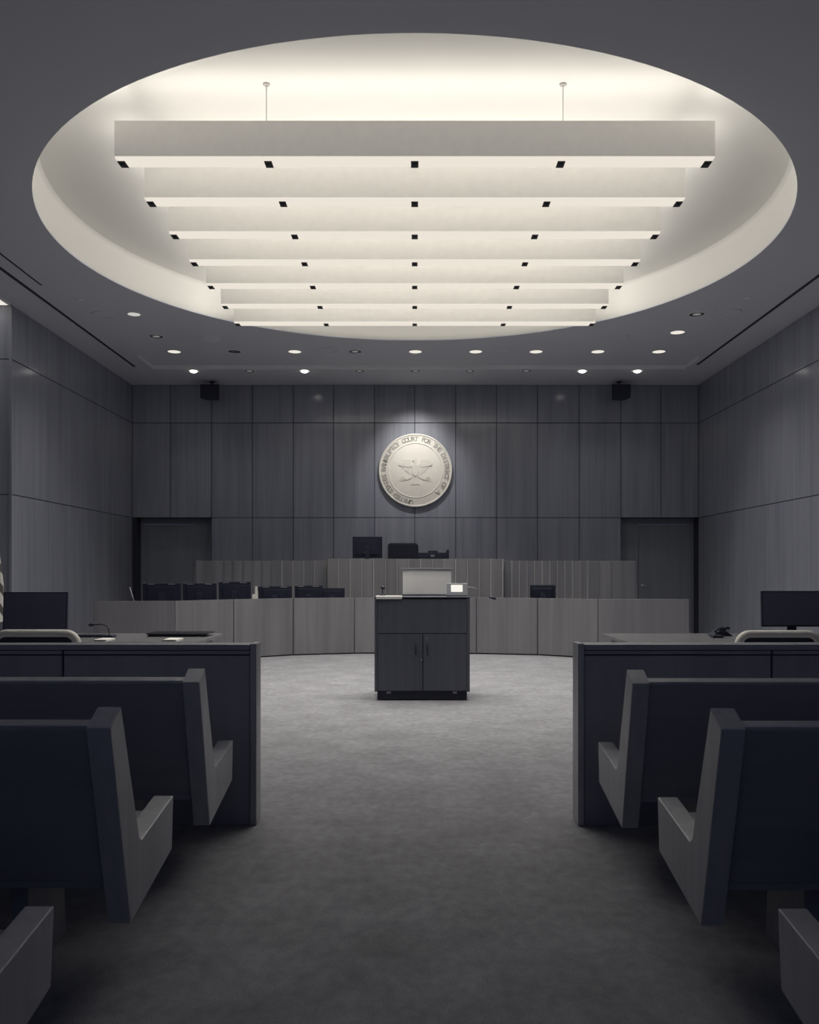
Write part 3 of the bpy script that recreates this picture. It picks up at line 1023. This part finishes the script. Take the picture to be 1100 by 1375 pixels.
# ================================================================== LECTERN
LF = 9.56
lx0, lx1 = X(503, LF), X(631, LF)
zt, zb, zm = 1.118, Z(929, LF), Z(851, LF)
lec = thing('lectern', 'dark wooden lectern cabinet with two doors standing in the middle of the carpet', 'lectern', (0.08, LF + 0.3, 0))
LB = LF + 0.66
box('side_panel', 'lectern', lec, lx0, lx0 + 0.030, LF, LB, zb, zt, 0.003)
box('side_panel', 'lectern', lec, lx1 - 0.030, lx1, LF, LB, zb, zt, 0.003)
box('front_panel', 'lectern', lec, lx0 + 0.033, lx1 - 0.033, LF + 0.006, LF + 0.03, zm + 0.004, zt - 0.012, 0.002)
box('carcass', 'backing', lec, lx0 + 0.031, lx1 - 0.031, LF + 0.032, LB - 0.01, zb, zt - 0.012)
box('top', 'lectern', lec, lx0 - 0.004, lx1 + 0.004, LF - 0.004, LB + 0.004, zt, zt + 0.014, 0.003)
xm = X(568, LF)
for k, (a, c2) in enumerate(((lx0 + 0.033, xm - 0.004), (xm + 0.004, lx1 - 0.033))):
    dr = box('door', 'lectern', lec, a, c2, LF + 0.004, LF + 0.03, zb + 0.01, zm - 0.004, 0.002)
    hx = X(558.5, LF) if k == 0 else X(574, LF)
    z0, z1 = Z(879, LF), Z(865, LF)
    b = MB()
    b.tube([(hx, LF + 0.004, z0), (hx, LF - 0.022, z0 + 0.004), (hx, LF - 0.026, (z0 + z1) / 2), (hx, LF - 0.022, z1 - 0.004), (hx, LF + 0.004, z1)], 0.007)
    b.build('handle', 'black', dr)
b = MB()
b.lathe([(0.001, -0.004), (0.008, -0.004), (0.008, 0.004)], (X(566.5, LF), LF + 0.004, Z(886, LF)), 12, 'y', cap=False)
b.lathe([(0.001, -0.004), (0.009, -0.004), (0.009, 0.004)], (X(573.5, LF), LF + 0.004, Z(857, LF)), 12, 'y', cap=False)
b.build('lock', 'reflector', lec)
box('plinth', 'backing', lec, lx0 + 0.03, lx1 - 0.03, LF + 0.03, LB - 0.03, 0.012, zb)
for px in (522, 611):
    for yy in (LF + 0.02, LB - 0.06):
        b = MB(); b.box(X(px, LF) - 0.022, X(px, LF) + 0.022, yy, yy + 0.02, zb - 0.022, zb)
        b.build('bracket', 'reflector', lec)
for sx in (lx0 + 0.12, lx1 - 0.12):
    for yy in (LF + 0.12, LB - 0.12):
        b = MB(); b.lathe([(0.03, -0.015), (0.03, 0.015)], (sx, yy, 0.03), 12, 'x')
        b.build('caster', 'black', lec)
zl = zt + 0.014
# things on the lectern
d = 10.0
t = thing('reading_board', 'pale upright rectangular board standing on the lectern', 'board', (X(573, d), d, zl))
x0_, x1_ = X(541, d), X(606, d)
box('board', 'board', t, x0_, x1_, d, d + 0.02, zl + 0.012, Z(765, d), 0.003)
box('top_rail', 'reflector', t, x0_ - 0.025, x1_ + 0.02, d - 0.012, d + 0.028, Z(765, d), Z(763, d), 0.003)
box('base', 'black', t, x0_ - 0.01, x1_ + 0.01, d - 0.08, d + 0.10, zl, zl + 0.012, 0.003)
d = 9.78
t = thing('touch_panel', 'small grey touch panel with a glowing white screen on the lectern', 'touch panel', (X(613, d), d, zl))
b = MB()
b.prism([(d - 0.07, zl + 0.01), (d - 0.05, zl + 0.01), (d + 0.0, Z(783, d)), (d - 0.018, Z(783, d))], X(600, d), X(627.5, d))
cs = b.build('casing', 'reflector', t, 0.003)
h0, h1 = 0.28, 0.86
def lerp(a, c, k): return a + (c - a) * k
b = MB()
ya, za, yb_, zb_ = d - 0.07, zl + 0.01, d - 0.018, Z(783, d)
q0, q1 = (lerp(ya, yb_, h0), lerp(za, zb_, h0)), (lerp(ya, yb_, h1), lerp(za, zb_, h1))
b.prism([(q0[0] - 0.002, q0[1]), (q1[0] - 0.002, q1[1]), (q1[0] + 0.001, q1[1]), (q0[0] + 0.001, q0[1])], X(605.5, d), X(621, d))
b.build('screen', 'panel_lit', cs)
box('foot', 'black', t, X(599, d), X(628, d), d - 0.11, d + 0.05, zl, zl + 0.012, 0.003)
t = thing('paper_sheet', 'white sheet hanging over the front left edge of the lectern top', 'paper', (X(522, LF), LF, zl))
xa, xb_ = X(505, LF), X(540, LF)
b = MB(); b.box(xa, xb_, LF - 0.006, LF + 0.20, zl + 0.001, zl + 0.004)
b.build('flat_part', 'paper', t)
b = MB(); b.box(xa, xb_, LF - 0.009, LF - 0.006, zl - 0.026, zl + 0.004)
b.build('folded_edge', 'paper', t)
x = X(514, 9.9)
t = thing('desk_microphone', 'short black microphone on the left corner of the lectern', 'microphone', (x, 9.9, zl))
b = MB(); b.lathe([(0.035, zl), (0.035, zl + 0.012), (0.01, zl + 0.02)], (x, 9.9, 0), 16); b.build('foot', 'black', t)
b = MB(); b.tube([(x, 9.9, zl + 0.01), (x - 0.004, 9.9, zl + 0.06), (x + 0.002, 9.89, zl + 0.095)], 0.006); b.build('stem', 'black', t)
b = MB(); b.tube([(x - 0.018, 9.9, zl + 0.085), (x + 0.002, 9.89, zl + 0.098), (x + 0.022, 9.88, zl + 0.075)], [0.012, 0.016, 0.012]); b.build('head', 'black', t)
# long gooseneck
t = [o for o in bpy.data.objects if o.name.startswith('gooseneck_microphone') and 'reaching right' in o['label']][0]
x = X(626, 9.9)
t.location = (x, 9.9, zl)
bpy.context.view_layer.update()
b = MB(); b.lathe([(0.03, zl), (0.03, zl + 0.01), (0.01, zl + 0.02)], (x - 0.012, 9.9, 0), 16); b.build('foot', 'black', t)
path = [(x - 0.012, 9.9, zl + 0.01), (x - 0.005, 9.9, zl + 0.06), (x + 0.02, 9.9, zl + 0.10), (x + 0.08, 9.9, zl + 0.095),
        (x + 0.18, 9.9, zl + 0.055), (X(656, 9.9), 9.9, Z(801, 9.9))]
b = MB(); b.tube(path, 0.0028, 6); b.build('stem', 'reflector', t)
b = MB(); b.tube([(X(656, 9.9), 9.9, Z(801, 9.9)), (X(662, 9.9), 9.9, Z(803, 9.9)), (X(666, 9.9), 9.9, Z(804.5, 9.9))], [0.008, 0.017, 0.012]); b.build('head', 'black', t)

# ================================================================== RAILS (bar partitions)
def rail(side, xin, dface, ddeep, xout, joint_px, label):
    t = thing('rail_partition', label, 'partition', ((xin + xout) / 2, dface + 0.07, 0), 'dark wooden bar rails')
    x0, x1 = min(xin, xout), max(xin, xout)
    s = 1 if side > 0 else -1
    ztop = Z(865.5, dface)
    y0, y1 = dface, dface + ddeep
    pw = 0.035
    # end post with a thin edge cap
    a = sorted((xin, xin + s * pw))
    box('end_post', 'pew', t, a[0], a[1], y0 - 0.006, y1 + 0.006, 0, ztop + 0.006, 0.004)
    a = sorted((xin + s * (pw + 0.003), xout))
    box('cap', 'rail', t, a[0], a[1], y0 - 0.004, y1 + 0.004, ztop - 0.030, ztop, 0.003, label='thin top cap catching light')
    box('core', 'backing', t, a[0], a[1], y0 + 0.012, y1 - 0.012, 0.0, ztop - 0.033)
    zgr = Z(879.5, dface)
    xj = X(joint_px, dface)
    for (p, q) in ((xin + s * (pw + 0.003), xj - s * 0.006), (xj + s * 0.006, xj + s * 1.8), (xj + s * 1.812, xout)):
        u, v = sorted((p, q))
        box('upper_strip', 'rail', t, u, v, y0 + 0.002, y0 + 0.02, zgr + 0.004, ztop - 0.034, 0.002)
        box('panel', 'rail', t, u, v, y0 + 0.006, y0 + 0.022, 0.0, zgr - 0.004, 0.002)
        box('rear_panel', 'rail', t, u, v, y1 - 0.014, y1, 0.0, ztop - 0.034, 0.002)
    return t


rail(-1, X(350, 4.99), 4.86, 0.13, -5.6, 84, 'dark wooden bar rail partition left of the carpeted aisle')
rail(1, X(769.5, 5.0), 4.85, 0.15, 5.6, 1037, 'dark wooden bar rail partition right of the carpeted aisle')

# ================================================================== PEWS
PX = 0.96
prof = [(0.0, .212), (.506, .305), (.527, .511), (.155, .462), (.125, .458), (.095, .475), (.080, .515), (-.094, .959), (-.200, .907)]
TH = 0.078


def pew(side, yrear, label, length=4.1):
    s = side
    xi, xo = s * PX, s * (PX + length)
    t = thing('pew', label, 'pew', (s * (PX + length / 2), yrear + 0.2, 0), 'dark wooden pews facing the bench')
    for xa in (xi, xo - s * TH):
        a0, a1 = sorted((xa, xa + s * TH))
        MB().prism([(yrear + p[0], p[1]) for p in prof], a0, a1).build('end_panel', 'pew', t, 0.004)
    a0, a1 = sorted((xi + s * TH, xo - s * TH))
    # back slab
    MB().prism([(yrear + p[0], p[1]) for p in ((-0.182, .902), (-0.145, .916), (.045, .47), (.02, .36), (-0.018, .36))], a0 - 0.001, a1 + 0.001).build('backrest', 'pewback_shade', t, 0.006)
    MB().prism([(yrear + p[0], p[1]) for p in ((-.180, .900), (-.184, .912), (-.148, .927), (-.142, .912))], a0 - 0.001, a1 + 0.001).build('top_rail', 'pew', t, 0.003, label='top rail of the back, paler for its highlight')  # undarkened pew tone stands in for the highlight on this edge
    MB().prism([(yrear + p[0], p[1]) for p in ((.03, .36), (.49, .385), (.51, .455), (.46, .468), (.05, .42))], a0 - 0.001, a1 + 0.001).build('seat', 'pewback_shade', t, 0.006)
    MB().box(a0, a1, yrear - 0.012, yrear + 0.03, .335, .385).build('lower_rail', 'pewback_shade', t, 0.003)
    n = 3
    for k in range(n):
        cx = xi + s * (0.42 + k * (length - 0.84) / (n - 1))
        MB().prism([(yrear + .10, 0), (yrear + .44, 0), (yrear + .40, .375), (yrear + .10, .36)], cx - 0.03, cx + 0.03).build('pedestal', 'pewback_shade', t, 0.004)
    return t


ytip = {(-1): (4.12, 2.972, 1.816), (1): (4.075, 2.95, 1.80)}
wh = {(-1, 0): 'left pew in the front row, right behind the rail partition', (1, 0): 'right pew in the front row, right behind the rail partition',
      (-1, 1): 'left pew in the middle row of three, its whole end panel in view', (1, 1): 'right pew in the middle row of three, its whole end panel in view',
      (-1, 2): 'left pew nearest the camera, only its seat end at the lower left corner', (1, 2): 'right pew nearest the camera, only its seat end at the lower right corner'}
for s in (-1, 1):
    for k in range(3):
        pew(s, ytip[s][k], 'dark wooden ' + wh[(s, k)])
# small dark microphones / hooks on the pew backs in front of the aisle ends
# ================================================================== COUNSEL TABLES AND WHAT STANDS ON THEM
def counsel_table(s, x_in, x_out, label):
    t = thing('counsel_table', label, 'table', ((x_in + x_out) / 2, 8.5, 0), 'counsel tables')
    a, c2 = sorted((x_in, x_out))
    box('tabletop', 'table', t, a, c2, 7.95, 9.10, 0.735, 0.765, 0.004)
    box('modesty_panel', 'desk', t, a + 0.15, c2 - 0.15, 9.0, 9.03, 0.15, 0.735)
    for xa in (a + 0.08, c2 - 0.14):
        box('leg', 'desk', t, xa, xa + 0.06, 8.05, 9.0, 0, 0.735, 0.004)
    return t


ZT = 0.765
counsel_table(-1, X(299, 9.1), -5.0, 'long counsel table behind the left rail partition')
counsel_table(1, X(808, 9.1), 5.0, 'long counsel table behind the right rail partition')
d = 8.6
monitor('monitor', X(48, d), d, ZT, 86 / F * d, 53 / F * d, Z(821.5, d), False, 'black monitor on the left counsel table beside the flag', 'black monitors on the counsel tables', tilt=3)
monitor('monitor', X(1066, d), d, ZT, 88 / F * d, 48 / F * d, Z(817.5, d), False, 'black monitor on the right counsel table at the right picture edge', 'black monitors on the counsel tables', tilt=3)
swivel_chair(X(50, 7.25), 7.5, 0, Z(849.0, 7.25), 0.68, 'chair with cream rim tucked under the left counsel table', cream=True, group='cream-rimmed counsel chairs')
swivel_chair(X(1044, 7.25), 7.5, 0, Z(850.0, 7.25), 0.66, 'chair with cream rim tucked under the right counsel table', cream=True, group='cream-rimmed counsel chairs')


def goose(x, y, z, pts2, label, r=0.006):
    t = thing('gooseneck_microphone', label, 'microphone', (x, y, z), 'gooseneck microphones')
    b = MB(); b.box(x - 0.05, x + 0.05, y - 0.06, y + 0.06, z, z + 0.025); b.build('foot', 'black', t, 0.006)
    pp = [(x + p[0], y + p[1], z + p[2]) for p in pts2]
    b = MB(); b.tube(pp, r); b.build('stem', 'black', t)
    a, c2 = Vector(pp[-2]), Vector(pp[-1])
    dd = (c2 - a).normalized()
    b = MB(); b.tube([c2 - dd * 0.01, c2 + dd * 0.02, c2 + dd * 0.04], [0.012, 0.017, 0.01]); b.build('head', 'black', t)
    return t


d = 8.5
goose(X(147, d), d, ZT, [(0, 0, .02), (-.005, 0, .07), (-.025, 0, .115), (-.08, 0, .13), (-.16, 0, .125)], 'black gooseneck microphone on the left counsel table right of the monitor')
goose(X(962, d), d, ZT, [(0, 0, .02), (.0, 0, .05), (.008, 0, .085), (.05, 0, .10), (.09, 0, .095)], 'black gooseneck microphone on the right counsel table')
d = 8.6
x = X(973, d)
t = thing('desk_phone', 'low dark wedge-shaped telephone on the right counsel table', 'telephone', (x + 0.02, d, ZT))
b = MB(); b.prism([(x - 0.09, ZT), (x + 0.12, ZT), (x + 0.05, ZT + 0.05), (x - 0.02, ZT + 0.06)], d + 0.08, d + 0.25, 'y'); b.build('body', 'black', t, 0.006)
b = MB(); b.tube([(x - 0.06, d + 0.11, ZT + 0.045), (x - 0.0, d + 0.11, ZT + 0.072), (x + 0.05, d + 0.11, ZT + 0.06)], 0.014); b.build('handset', 'black', t)
d = 8.35
x = X(994, d)
t = thing('computer_mouse', 'small black computer mouse beside the chair on the right counsel table', 'mouse', (x, d, ZT))
b = MB(); b.lathe([(0.03, ZT), (0.032, ZT + 0.015), (0.022, ZT + 0.032), (0.001, ZT + 0.036)], (x, d, 0), 14, cap=False); b.build('body', 'black', t)
b = MB(); b.box(x - 0.003, x + 0.003, d - 0.025, d - 0.010, ZT + 0.030, ZT + 0.038); b.build('wheel', 'reflector', t)
# left table clutter
d = 8.7
x = X(245, d)
t = thing('laptop_tray', 'flat dark laptop-like tray on the right end of the left counsel table', 'tray', (x, d, ZT))
box('lid', 'glass', t, x - 0.33, x + 0.28, d - 0.1, d + 0.20, ZT + 0.022, ZT + 0.036, 0.004)
box('body', 'black', t, x - 0.32, x + 0.20, d - 0.08, d + 0.18, ZT, ZT + 0.022, 0.003)
d = 8.2
for (px, w2, lab) in ((232, 0.11, 'loose white papers in front of the dark tray on the left counsel table'), (140, 0.10, 'small pale papers at the microphone on the left counsel table')):
    x = X(px, d)
    t = thing('paper_sheet', lab, 'paper', (x, d, ZT), 'papers on the left counsel table')
    box('top_sheet', 'paper', t, x - w2 / 2, x + w2 / 2, d - 0.14, d + 0.10, ZT + 0.010, ZT + 0.014)
    box('lower_sheet', 'paper', t, x - w2 / 2 - 0.01, x + w2 / 2 + 0.012, d - 0.12, d + 0.12, ZT, ZT + 0.010)
d = 8.62
x = X(112, d)
t = thing('keyboard', 'black keyboard lying between chair and microphone on the left counsel table', 'keyboard', (x + 0.02, d, ZT))
box('base', 'black', t, x - 0.2, x + 0.22, d - 0.08, d + 0.08, ZT, ZT + 0.018, 0.004)
b = MB()
for r_ in range(4):
    for k in range(12):
        b.box(x - 0.188 + k * 0.033, x - 0.160 + k * 0.033, d - 0.07 + r_ * 0.035, d - 0.04 + r_ * 0.035, ZT + 0.018, ZT + 0.023)
o = b.build('keys', 'fabric', t)

# ================================================================== FLAG
fx, fy = -5.74, 11.8
t = thing('flag', 'striped flag draped on its staff at the left picture edge by the wall corner', 'flag', (fx, fy, 0))
b = MB(); b.lathe([(0.15, 0), (0.15, 0.03), (0.06, 0.07), (0.025, 0.11)], (fx, fy, 0), 24); b.build('base', 'black', t)
b = MB(); b.lathe([(0.014, 0.05), (0.014, 2.35)], (fx, fy, 0), 12); pl = b.build('staff', 'reflector', t)
b = MB(); b.lathe([(0.001, 2.35), (0.03, 2.38), (0.022, 2.43), (0.001, 2.48)], (fx, fy, 0), 14, cap=False); b.build('finial', 'chrome', t)
b = MB()
vs, fs = [], []
NZ, NA = 26, 72
for i in range(NZ):
    k = i / (NZ - 1)
    z = 2.28 - 1.55 * k
    R0 = 0.035 + 0.155 * min(1, k * 1.5) ** 0.8
    for j in range(NA):
        a = 2 * math.pi * j / NA
        rr_ = R0 * (1 + 0.16 * math.sin(7 * a + 1.2 * math.sin(3 * k)) + 0.06 * math.sin(13 * a + 4 * k))
        vs.append((fx + rr_ * math.cos(a), fy + rr_ * math.sin(a), z + 0.02 * math.sin(3 * a) * k))
for i in range(NZ - 1):
    for j in range(NA):
        fs.append((i * NA + j, i * NA + (j + 1) % NA, (i + 1) * NA + (j + 1) % NA, (i + 1) * NA + j))
b.add(vs, fs, True)
b.build('cloth', 'flag', t)
